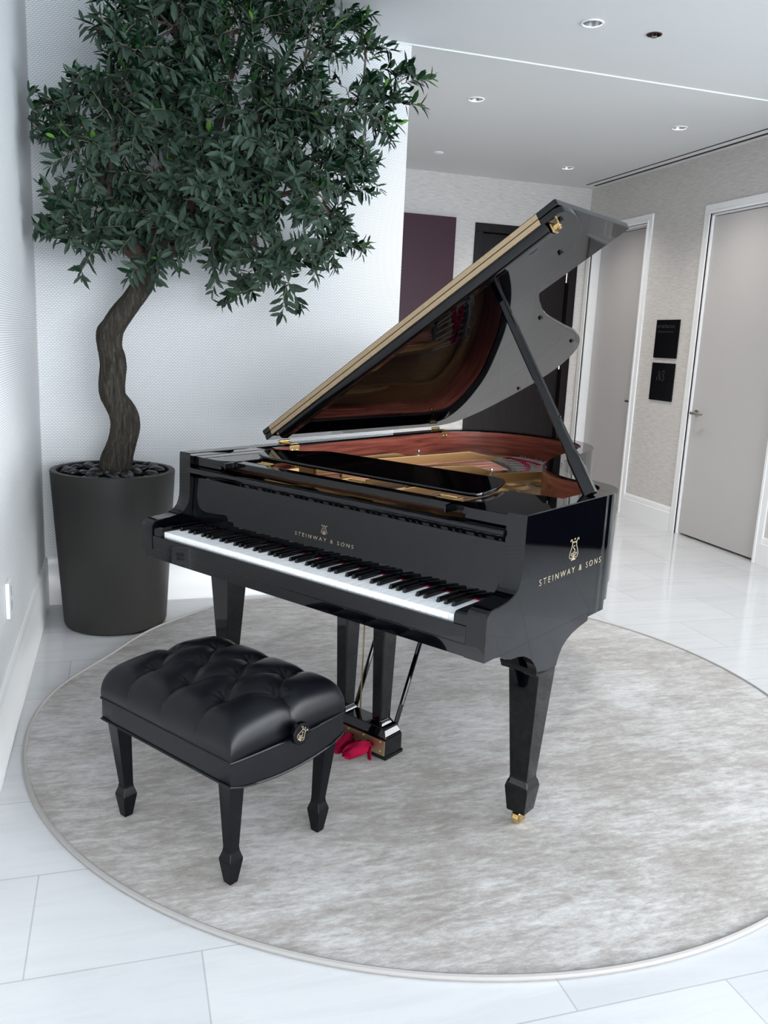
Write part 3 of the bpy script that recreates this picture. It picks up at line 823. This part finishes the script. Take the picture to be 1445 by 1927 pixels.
for i in range(22):
    w = .06 + i * 1.30 / 21
    for nz in (.0095, .0335):
        for dw in ((0, .028) if i % 3 == 0 else (0,)):
            m.loft([[(w + dw + r * cos(2 * pi * k / 8), lidfront - .0045 - t, nz + r * sin(2 * pi * k / 8)) for k in range(8)] for r, t in ((.0035, 0), (.003, .0012), (.0008, .002))])
ho = m.build('lid_hinge', SATINBRASS, lid, label='long brass piano hinge between lid and front flap')
bar = MB().prism([(lidfront, -.0002), (lidfront, -.014), (lidfront + .006, -.026), (lidfront + .016, -.031), (lidfront + .040, -.031), (lidfront + .046, -.026), (lidfront + .046, -.0002)], 'x', .075, 1.415)
bo = bar.build('lid_bar', LACQ, lid, .0015)
m = MB().box(1.418, 1.424, .600, .632, -.030, -.001).box(1.42, 1.446, .606, .622, -.020, -.012).tube([(1.44, .614, -.03), (1.44, .614, .0)], .005, 8)
m.build('lid_latch', BRASS, lid, .001)
# brass hinges joining lid and rim
for y in (.66, 1.72):
    xx = XL + TH
    m = MB().box(xx + .0105, xx + .013, y - .028, y + .028, HT - .040, HT - .004).box(XL + .006, xx + .012, y - .022, y + .022, HT + .0005, HT + .004)
    m.tube([(XL + .012, y - .03, HT + .008), (XL + .012, y + .03, HT + .008)], .006, 10)
    for dy in (-.013, .013): m.ball((xx + .0135, y + dy, HT - .024), .006, 8, 5, (.5, 1, 1))
    m.build('rim_hinge', BRASS, piano, .0008)
# prop stick
pt = P0 + EW * 1.135; pt = Vector((pt.x, .690, pt.z)) - EN * .002
pb = Vector((1.300, .575, HT + .002))
ax = (pt - pb).normalized(); sx = Vector((1, 0, 0)); sx = (sx - ax * sx.dot(ax)).normalized(); sy = ax.cross(sx)
Lp = (pt - pb).length
m = MB(); rings = []
for t, w, dpt in ((0, .017, .020), (.155, .0165, .020), (.19, .0175, .0145), (.255, .0180, .0135), (.29, .0175, .0135), (.36, .0145, .0135), (.60, .0135, .0135), (.97, .0120, .012), (1, .0085, .009)):
    c = pb + ax * (t * Lp)
    rings.append([tuple(c + sx * a * dpt + sy * b * w) for a, b in ((-1, -.6), (-.6, -1), (.6, -1), (1, -.6), (1, .6), (.6, 1), (-.6, 1), (-1, .6))])
m.loft(rings)
po = m.build('lid_prop', LACQ, piano, .001, smooth=40)
for t in (.10, .335):
    c = pb + ax * (t * Lp) + sx * .0142
    MB().ball(tuple(c), .0042, 8, 6).build('prop_rivet', BLACKKEY, po)

# ------------------------------------------------------------------ pedal covers (loose cloth bags tied over the pedals)
Mp = Matrix.Translation((PX, PY, 0)) @ Matrix.Rotation(PYAW, 4, 'Z')
for x, lab, tw in ((.5395, 'left', .1), (.6125, 'middle', .2), (.6855, 'right', -.2)):
    loc = Mp @ Vector((x, .287, .025))
    t = empty('pedal_cover', loc, PYAW + tw); tag(t, 'crumpled crimson cloth cover tied over the %s pedal of the piano' % lab, 'pedal cover', 'red cloth pedal covers')
    m = MB(); rings = []; N = 18
    for y, w, h, z in ((-.068, .006, .006, .034), (-.062, .018, .012, .034), (-.045, .027, .018, .035), (-.015, .031, .020, .036), (.010, .026, .018, .036), (.028, .016, .013, .036), (.038, .010, .009, .036), (.044, .013, .010, .036)):
        rings.append([(w * cos(2 * pi * k / N) * (1 + .10 * sin(3 * k + y * 90)), y + .006 * sin(2 * k), z + max(-z + .002, h * 1.25 * sin(2 * pi * k / N) * (1 + .15 * sin(2 * k + y * 60)))) for k in range(N)])
    m.loft(rings); m.build('cloth_bag', CLOTH, t, smooth=60)
    m = MB()
    for sg in (-1, 1):
        m.loft([[(sg * (.012 + .03 * s) + a * .008, (.030 - .020 * s + b * .003), .038 - .026 * s ** 1.5 + .003 * sin(5 * s) + b * .002) for a, b in ((-1, -1), (1, -1), (1, 1), (-1, 1))] for s in (0, .35, .7, 1.0)])
    m.build('tie', CLOTH, t, .001)

# ------------------------------------------------------------------ bench
BC = Mp @ Vector((.632, -.272, 0))
bench = empty('piano_bench', (BC.x, BC.y, 0), PYAW)
tag(bench, 'black tufted leather piano bench with four tapered legs in front of the keyboard', 'bench')
BW, BD = .556, .416
hx, hy = BW / 2, BD / 2
for sxn in (-1, 1):
    for syn in (-1, 1):
        tx, ty = sxn * (hx - .034), syn * (hy - .032); bx, by = sxn * (hx - .046), syn * (hy - .044)
        secs = [(bx, by, .0125, .0125, .0125), (bx, by, .016, .0135, .0135), (bx, by, .078, .0225, .0225), (bx, by, .084, .0225, .0225), (bx, by, .104, .0165, .0165), (bx, by, .116, .0150, .0150), (tx, ty, .325, .0245, .0245), (tx, ty, .345, .0245, .0245)]
        MB().square_loft(secs).build('leg', BENCHBLK, bench, .0018)
# leather-wrapped frame, sides dipping in the middle
def frame_ring(inset, zt, top):
    pts = []
    n = 20
    for i in range(n): pts.append((-hx + inset + (BW - 2 * inset) * i / n, -hy + inset))
    for i in range(n): pts.append((hx - inset, -hy + inset + (BD - 2 * inset) * i / n))
    for i in range(n): pts.append((hx - inset - (BW - 2 * inset) * i / n, hy - inset))
    for i in range(n): pts.append((-hx + inset, hy - inset - (BD - 2 * inset) * i / n))
    out = []
    for x, y in pts:
        s = 1 - (y / hy) ** 2 if abs(x) > hx - inset - 1e-4 else 0
        bow = .010 * max(0, s)
        out.append((x + math.copysign(bow, x), y, zt - (0 if top else .024 * max(0, s) ** .8)))
    return out
m = MB().loft([frame_ring(.004, .316, False), frame_ring(0, .320, False), frame_ring(0, .379, True), frame_ring(.004, .382, True)])
m.build('seat_frame', LEATHER, bench, smooth=40)
for z, top, r in ((.3175, False, .0038), (.3815, True, .0042)):
    rg_ = frame_ring(-.001, z, top)
    MB().tube(rg_ + rg_[:2], r, 6, cap=False).build('piping', LEATHER, bench, smooth=60)
# tufted cushion
but = [(-.147, -.110), (0, -.110), (.147, -.110), (-.218, 0), (-.073, 0), (.073, 0), (.218, 0), (-.147, .107), (0, .107), (.147, .107)]
seg = []
for i, a in enumerate(but):
    for b in but[i + 1:]:
        if .10 < math.hypot(a[0] - b[0], a[1] - b[1]) < .145 and abs(a[1] - b[1]) > .05: seg.append((a, b))
for x in (-.147, 0, .147):
    seg.append(((x, -.110), (x, -hy))); seg.append(((x, .107), (x, hy)))
for sg in (-1, 1): seg.append(((sg * .218, 0), (sg * hx, 0)))
def dseg(p, a, b):
    ax_, ay = b[0] - a[0], b[1] - a[1]; t = max(0, min(1, ((p[0] - a[0]) * ax_ + (p[1] - a[1]) * ay) / (ax_ * ax_ + ay * ay)))
    return math.hypot(p[0] - a[0] - ax_ * t, p[1] - a[1] - ay * t)
NX, NY = 150, 116
def warp(t): return math.copysign(1 - (1 - abs(t)) ** 1.6, t)
V = []; F = []
for j in range(NY + 1):
    for i in range(NX + 1):
        u = warp(2 * i / NX - 1); v_ = warp(2 * j / NY - 1)
        x, y = u * (hx + .001), v_ * (hy + .001)
        ex = max(0, 1 - abs(u) ** 22) ** .5; ey = max(0, 1 - abs(v_) ** 17) ** .5
        e = ex * ey
        crown = .022 * (1 - u ** 4) * (1 - v_ * v_ * .8) + .012 * (1 - v_ * v_)
        crease = 0
        for a, b in seg:
            dd = dseg((x, y), a, b); crease = max(crease, math.exp(-(dd / .0040) ** 1.0) * .0075 + math.exp(-(dd / .024) ** 2) * .0085)
        dim = 0
        for b in but:
            dd = math.hypot(x - b[0], y - b[1]); dim = max(dim, .027 * math.exp(-dd / .020))
        pleat = 0
        for b in but:
            dd = math.hypot(x - b[0], y - b[1])
            if dd < .06: pleat += .0018 * math.exp(-((dd - .018) / .016) ** 2) * cos(9 * math.atan2(y - b[1], x - b[0]) + b[0] * 50)
        z = .380 + e * (.096 + crown - dim - crease + pleat)
        bulge = .010 * (1 - e) * e * 4 * (1 if e > 0 else 0) * .6
        V.append((x + bulge * u, y + bulge * v_, z)); 
W_ = NX + 1
for j in range(NY):
    for i in range(NX): F.append((j * W_ + i, j * W_ + i + 1, (j + 1) * W_ + i + 1, (j + 1) * W_ + i))
MB().add(V, F).build('seat_cushion', LEATHER, bench, smooth=None).data.shade_smooth()
for b in but:
    MB().ball((b[0], b[1], .380 + .096 + .022 * (1 - (b[0] / hx) ** 4) * (1 - (b[1] / hy) ** 2 * .8) + .012 * (1 - (b[1] / hy) ** 2) - .0395), .0075, 10, 6, (1, 1, .6)).build('tuft_button', LEATHER, bench)
# height knobs on both ends
def knob(sg):
    x0 = sg * (hx + .010); zc_ = .402; N = 36
    prof = [(.010, 0), (.010, .012), (.028, .013), (.031, .017), (.031, .028), (.029, .031), (.0275, .0312), (.0265, .0300), (.001, .0300)]
    rings = [[(x0 + sg * t, r * cos(2 * pi * k / N), zc_ + r * sin(2 * pi * k / N)) for k in range(N)] for r, t in prof]
    return MB().loft(rings).build('adjusting_knob', BENCHBLK, bench, smooth=30)
kb = knob(1); knob(-1)
lm = link('emblem', lyre_mesh(.038).mesh('emblem'), GOLDLEAF, kb, None, 'gold lyre emblem')
rot = radians(-38)
lm.matrix_local = Matrix.Translation((hx + .0401, 0, .402)) @ Matrix(((0, 0, 1, 0), (1, 0, 0, 0), (0, 1, 0, 0), (0, 0, 0, 1))) @ Matrix.Rotation(rot, 4, 'Z') @ Matrix.Translation((0, -.018, 0))

# ------------------------------------------------------------------ sofa beyond the right edge, mirrored in the side of the case
sofa = empty('sofa', (5.31, -2.43, 0), radians(90)); tag(sofa, 'dark navy sofa seen only as the dark reflection in the glossy side of the piano', 'sofa')
NAVY = flat('navy_upholstery', (.003, .004, .009, 1), .8, 0, .2)
MB().box(-1.15, .85, -.85, .03, .022, .40).build('seat_base', NAVY, sofa, .03, 3)
MB().box(-1.15, .85, -.95, -.68, .30, .78).build('backrest', NAVY, sofa, .05, 3)
for x0, x1 in ((-1.15, -.93), (.63, .85)): MB().box(x0, x1, -.85, .035, .03, .62).build('armrest', NAVY, sofa, .05, 3)
for x0, x1 in ((-.92, -.15), (-.14, .62)): MB().box(x0, x1, -.68, .04, .40, .52).build('seat_cushion', NAVY, sofa, .04, 3)
for x in (-1.08, .78):
    for y in (-.80, -.06): MB().square_loft([(x, y, .001, .02, .02), (x, y, .035, .025, .025)]).build('leg', BENCHBLK, sofa)

# ------------------------------------------------------------------ planter, pebbles, olive tree
PC = (.333, -.303)
pot = empty('planter', (PC[0], PC[1], 0)); tag(pot, 'tall round charcoal planter in the corner of the two woven walls', 'planter')
MB().lathe([(.226, .001), (.236, .006), (.242, .02), (.286, .752), (.286, .758), (.283, .762), (.260, .762), (.257, .758), (.256, .70)], 72, cap=False).build('pot', POT, pot, smooth=30)
MB().lathe([(.2545, .690), (.2545, .700)], 48).build('soil', flat('dark_soil', (.008, .007, .006, 1), .95), pot)
# trunk centre line: x, z, half width
TR = [(.333, .700, .076), (.345, .794, .076), (.370, .880, .067), (.388, .957, .067), (.384, 1.015, .067), (.365, 1.060, .065), (.338, 1.111, .060), (.336, 1.162, .060), (.344, 1.241, .060), (.337, 1.296, .059), (.327, 1.335, .056),
      (.326, 1.396, .060), (.350, 1.440, .055), (.388, 1.498, .055), (.432, 1.555, .052), (.470, 1.612, .052), (.490, 1.667, .054), (.500, 1.715, .056)]
tree = empty('olive_tree', (0, 0, 0)); tag(tree, 'olive tree with a crooked trunk and dense dark green crown rising from the charcoal planter', 'tree')
pts = catmull([(x, -.30, z, r) for x, z, r in TR], 5)
m = MB(); N = 28; rings = []
for i, (x, y, z, r) in enumerate(pts):
    a = pts[max(0, i - 1)]; b = pts[min(len(pts) - 1, i + 1)]
    tx_, tz = b[0] - a[0], b[2] - a[2]; l = math.hypot(tx_, tz)
    nx, nz = tz / l, -tx_ / l
    nx2 = .6 * nx + .4; nz2 = .6 * nz
    ring = []
    for k in range(N):
        an = 2 * pi * k / N
        rr = r * (1 + .035 * sin(3 * an + z * 9) + .025 * sin(5 * an - z * 17) + R.uniform(-.012, .012))
        ring.append((x + nx2 * rr * cos(an), y + rr * .92 * sin(an), z + nz2 * rr * cos(an)))
    rings.append(ring)
m.loft(rings); m.build('trunk', BARK, tree, smooth=80)

LOBES = [(0.147, -0.544, 2.267, 0.128), (0.09, -0.426, 2.349, 0.079), (0.26, -0.427, 2.442, 0.119), (0.31, -0.42, 2.26, 0.197), (0.189, -0.599, 2.168, 0.125), (0.422, -0.616, 2.573, 0.115), (0.372, -0.448, 2.717, 0.107), (0.484, -0.545, 2.44, 0.18), (0.606, -0.301, 2.713, 0.166), (0.618, -0.47, 2.37, 0.222), (0.809, -0.352, 2.748, 0.193), (0.821, -0.468, 2.502, 0.225), (1.011, -0.415, 2.757, 0.164), (1.037, -0.572, 2.482, 0.221), (1.225, -0.417, 2.78, 0.15), (1.364, -0.342, 2.82, 0.11), (1.463, -0.352, 2.82, 0.09), (1.334, -0.487, 2.705, 0.109), (1.485, -0.382, 2.756, 0.079), (1.238, -0.524, 2.398, 0.184), (1.385, -0.61, 2.45, 0.131), (1.605, -0.405, 2.537, 0.111), (1.705, -0.324, 2.663, 0.072), (1.543, -0.316, 2.48, 0.113), (0.176, -0.494, 1.903, 0.14), (0.095, -0.411, 1.884, 0.078), (0.325, -0.321, 1.994, 0.173), (0.291, -0.481, 1.794, 0.102), (0.15, -0.457, 1.807, 0.09), (0.532, -0.311, 2.128, 0.214), (0.547, -0.48, 1.859, 0.153), (0.665, -0.419, 1.966, 0.182), (0.817, -0.524, 2.187, 0.231), (0.897, -0.458, 1.981, 0.207), (1.055, -0.497, 2.216, 0.208), (1.155, -0.508, 1.997, 0.181), (1.264, -0.433, 2.204, 0.187), (1.392, -0.433, 2.193, 0.134), (1.498, -0.364, 2.287, 0.077), (1.401, -0.323, 1.994, 0.123), (1.464, -0.302, 1.877, 0.069), (1.282, -0.405, 1.829, 0.133), (1.051, -0.568, 1.798, 0.151), (0.971, -0.307, 1.68, 0.102), (1.123, -0.386, 1.686, 0.1), (0.786, -0.392, 1.829, 0.131), (0.436, -0.334, 1.796, 0.092), (0.547, -0.443, 1.726, 0.056), (0.675, -0.6, 2.752, 0.156), (0.51, -0.489, 2.76, 0.12)]
CROWN = Vector((.75, -.25, 2.25))
fork = Vector((.500, -.30, 1.715)); fork2 = Vector((.44, -.30, 1.72))
limbs = [[(.485, -.30, 1.65), (.463, -.31, 1.73), (.420, -.31, 1.832), (.373, -.315, 1.932), (.336, -.33, 2.01), (.29, -.36, 2.13), (.24, -.42, 2.26)],
         [(.500, -.30, 1.70), (.53, -.33, 1.84), (.56, -.37, 2.03), (.62, -.40, 2.25), (.64, -.42, 2.50), (.62, -.42, 2.70)],
         [(.500, -.30, 1.70), (.60, -.34, 1.86), (.72, -.40, 2.03), (.86, -.45, 2.20), (1.02, -.48, 2.42), (1.18, -.46, 2.62)],
         [(.505, -.30, 1.70), (.64, -.36, 1.80), (.82, -.42, 1.90), (1.02, -.46, 2.02), (1.22, -.44, 2.10)],
         [(.72, -.40, 2.03), (.80, -.40, 2.28), (.86, -.40, 2.52), (.90, -.40, 2.72)],
         [(.33, -.38, 1.98), (.36, -.42, 2.2), (.40, -.48, 2.42)],
         [(.82, -.42, 1.90), (.95, -.46, 1.83), (1.08, -.46, 1.76)],
         [(1.02, -.48, 2.42), (1.25, -.46, 2.46), (1.48, -.38, 2.52)],
         [(.44, -.32, 1.74), (.34, -.38, 1.80), (.22, -.44, 1.86)]]
rad0 = [.046, .040, .036, .030, .018, .016, .013, .015, .016]
limbpts = []
for lp, r0 in zip(limbs, rad0):
    c = catmull(lp, 6); limbpts += [Vector(p) for p in c[4:]]
    MB().tube(c, [r0 * (1 - .72 * i / (len(c) - 1)) for i in range(len(c))], 10).build('branch', LIMB, tree, smooth=60)

tw = MB(); lf = MB()
def clampv(p):
    return Vector((max(.035, p.x), min(-.045, p.y), min(2.885, p.z)))
def leaf(p, d, nrm, L, w):
    d = d.normalized(); s = d.cross(nrm).normalized(); nn = s.cross(d)
    cu = R.uniform(-.10, .16) * L; fo_ = w * .22
    a = p; b1 = p + d * L * .30 ; b2 = p + d * L * .68 - nn * cu * .4; e = p + d * L - nn * cu
    V = [a, b1 + s * w * .42 + nn * fo_, b1, b1 - s * w * .42 + nn * fo_, b2 + s * w * .40 - nn * 0 + nn * fo_ * .8, b2, b2 - s * w * .40 + nn * fo_ * .8, e]
    lf.add([tuple(q) for q in V], [(0, 2, 1), (0, 3, 2), (1, 2, 5, 4), (2, 3, 6, 5), (4, 5, 7), (5, 6, 7)])
def ok(p): return p.x > .02 and p.y < -.02 and p.z < 2.905
for (x, y, z, r) in LOBES:
    c = Vector((x, y, z))
    near = min(limbpts, key=lambda q: (q - c).length)
    outd = (c - near)
    if outd.length < .02: outd = Vector((R.uniform(-1, 1), -.5, R.uniform(-.2, 1)))
    outd.normalize()
    # branchlet from limb to lobe
    mid = (near + c) / 2 + Vector((R.uniform(-.03, .03), R.uniform(-.03, .03), R.uniform(-.02, .04)))
    tw.tube(catmull([tuple(near), tuple(mid), tuple(c)], 4), [.0065 - .003 * i / 8 for i in range(9)], 6)
    nt = max(5, int(15 * (r / .18) ** 1.7))
    for _ in range(nt):
        st = c + Vector((R.gauss(0, .35), R.gauss(0, .30), R.gauss(0, .35))) * r * .8 - outd * r * .35
        d = Vector((R.gauss(0, 1), R.gauss(-.25, .9), R.gauss(0, 1))).normalized() * .95 + outd * .75 + (st - c) / max(r, .01) * .35
        d.normalize()
        L = min(.30, r * R.uniform(.75, 1.35) + .03)
        sag = R.uniform(-.02, .10)
        P = []
        n = 7
        for i in range(n + 1):
            t = i / n
            P.append(clampv(st + d * L * t + Vector((0, 0, -sag * L * t * t * 2)) + Vector((R.gauss(0, 1), R.gauss(0, 1), R.gauss(0, 1))) * .003))
        if R.random() < .45: tw.tube([tuple(clampv(c - outd * r * .4))] + [tuple(p) for p in P], [.0028] + [.0024 - .0015 * i / n for i in range(n + 1)], 4)
        else: tw.tube([tuple(p) for p in P], [.0024 - .0015 * i / n for i in range(n + 1)], 4)
        step = .0185; nn_ = max(4, int(L / step))
        ph = R.uniform(0, pi)
        for k in range(nn_ + 1):
            t = .12 + .88 * k / nn_
            ii = min(n - 1, int(t * n)); f = t * n - ii
            p = P[ii].lerp(P[ii + 1], f); dr = (P[ii + 1] - P[ii]).normalized() if (P[ii + 1] - P[ii]).length > 1e-5 else d
            up = Vector((0, 0, 1)); sd = dr.cross(up)
            if sd.length < .1: sd = Vector((1, 0, 0))
            sd.normalize(); u2 = sd.cross(dr).normalized()
            an = ph + (pi / 2) * (k % 2)
            for sg in (0, pi):
                if R.random() < .08: continue
                rad = sd * cos(an + sg) + u2 * sin(an + sg)
                ld = dr * R.uniform(.35, .95) + rad * R.uniform(.65, 1.05) + Vector((0, 0, R.uniform(-.25, .18)))
                LL = R.uniform(.055, .088) * (1 - .25 * (t > .9)); ww = LL * R.uniform(.28, .38)
                ld.normalize()
                if not ok(p + ld * LL): continue
                oc = (p - CROWN); oc.normalize()
                nr = (u2 * .25 + oc * .8 + Vector((R.gauss(0, .40), R.gauss(-.35, .35), R.gauss(.40, .35)))).normalized()
                leaf(p, ld, nr, LL, ww)
            if k == nn_ and ok(p + dr * .05): leaf(p, dr, u2, .05, .011)
tw.build('twigs', TWIG, tree, smooth=60)
me = bpy.data.meshes.new('foliage'); me.from_pydata(lf.v, [], lf.f); me.update(); me.shade_smooth()
link('foliage', me, LEAF, tree, None)
# pebbles
peb = None; placed = []
lab = 'smooth black pebble heaped in the charcoal planter around the tree trunk'
cand = []
for layer, (zz, cnt) in enumerate(((.724, 22), (.751, 24))):
    tries = 0; got = 0
    while got < cnt and tries < 4000:
        tries += 1
        rr = .213 * math.sqrt(R.random()); a = R.uniform(0, 2 * pi); x, y = rr * cos(a), rr * sin(a)
        if math.hypot(x - .012, y - .003) < .108: continue
        if any(l == layer and math.hypot(x - q, y - w) < .058 for q, w, l in placed): continue
        placed.append((x, y, layer)); cand.append((x, y, zz + R.uniform(-.004, .012))); got += 1
for x, y, z in cand:
    sxv, syv, szv = R.uniform(.034, .046), R.uniform(.025, .033), R.uniform(.014, .020)
    bm = bmesh.new(); bmesh.ops.create_icosphere(bm, subdivisions=2, radius=1)
    for v in bm.verts:
        k = 1 + .07 * sin(3 * v.co.x + x * 60) + .06 * cos(4 * v.co.y + y * 70)
        v.co = Vector((v.co.x * sxv, v.co.y * syv, v.co.z * szv)) * k
    me = bpy.data.meshes.new('pebble'); bm.to_mesh(me); bm.free()
    o = link('pebble', me, PEBBLE, None, None); me.shade_smooth()
    o.location = (PC[0] + x, PC[1] + y, z); o.rotation_euler = (R.uniform(-.45, .45), R.uniform(-.45, .45), R.uniform(0, pi))
    tag(o, lab, 'pebble', 'black pebbles in the planter')

# ------------------------------------------------------------------ light
w = bpy.data.worlds.new('daylight'); scene.world = w; w.use_nodes = True
nt = w.node_tree; bg = nt.nodes['Background']
tc = nt.nodes.new('ShaderNodeTexCoord'); sp = nt.nodes.new('ShaderNodeSeparateXYZ'); rp = nt.nodes.new('ShaderNodeValToRGB')
nt.links.new(tc.outputs['Generated'], sp.inputs[0]); nt.links.new(sp.outputs[2], rp.inputs['Fac'])
rp.color_ramp.elements[0].position = .0; rp.color_ramp.elements[0].color = (.42, .48, .54, 1)
rp.color_ramp.elements[1].position = .04; rp.color_ramp.elements[1].color = (.935, .97, 1.0, 1)
nt.links.new(rp.outputs['Color'], bg.inputs['Color']); bg.inputs['Strength'].default_value = 5.0
la = bpy.data.lights.new('window_portal', 'AREA'); la.shape = 'RECTANGLE'; la.size = XE; la.size_y = 2.65; la.cycles.is_portal = True
lo = bpy.data.objects.new('window_portal', la); C.objects.link(lo); lo.location = (XE / 2, YN + .01, 1.45); lo.rotation_euler = (radians(90), 0, 0)

la = bpy.data.lights.new('window_portal', 'AREA'); la.shape = 'RECTANGLE'; la.size = YE - YN; la.size_y = 2.65; la.cycles.is_portal = True
lo = bpy.data.objects.new('window_portal', la); C.objects.link(lo); lo.location = (XE - .01, (YN + YE) / 2, 1.45); lo.rotation_euler = (radians(90), 0, radians(90))

# ------------------------------------------------------------------ camera
cam = bpy.data.cameras.new('camera'); co = bpy.data.objects.new('camera', cam); C.objects.link(co)
rx, ry, rz = 1.3709, .0465, -.3063
co.matrix_world = Matrix.Translation((.3798, -4.4752, 1.4152)) @ (Matrix.Rotation(rz, 4, 'Z') @ Matrix.Rotation(rx, 4, 'X') @ Matrix.Rotation(ry, 4, 'Z'))
cam.sensor_fit = 'HORIZONTAL'; cam.sensor_width = 36; cam.lens = 36 * 1578.87 / 1445; cam.clip_start = .05
scene.camera = co
vs = scene.view_settings
vs.view_transform = 'Standard'; vs.look = 'None'; vs.gamma = 1; vs.use_curve_mapping = False; vs.exposure = 1.84
cy = scene.cycles
cy.max_bounces = 10; cy.diffuse_bounces = 6; cy.glossy_bounces = 5; cy.sample_clamp_indirect = 8
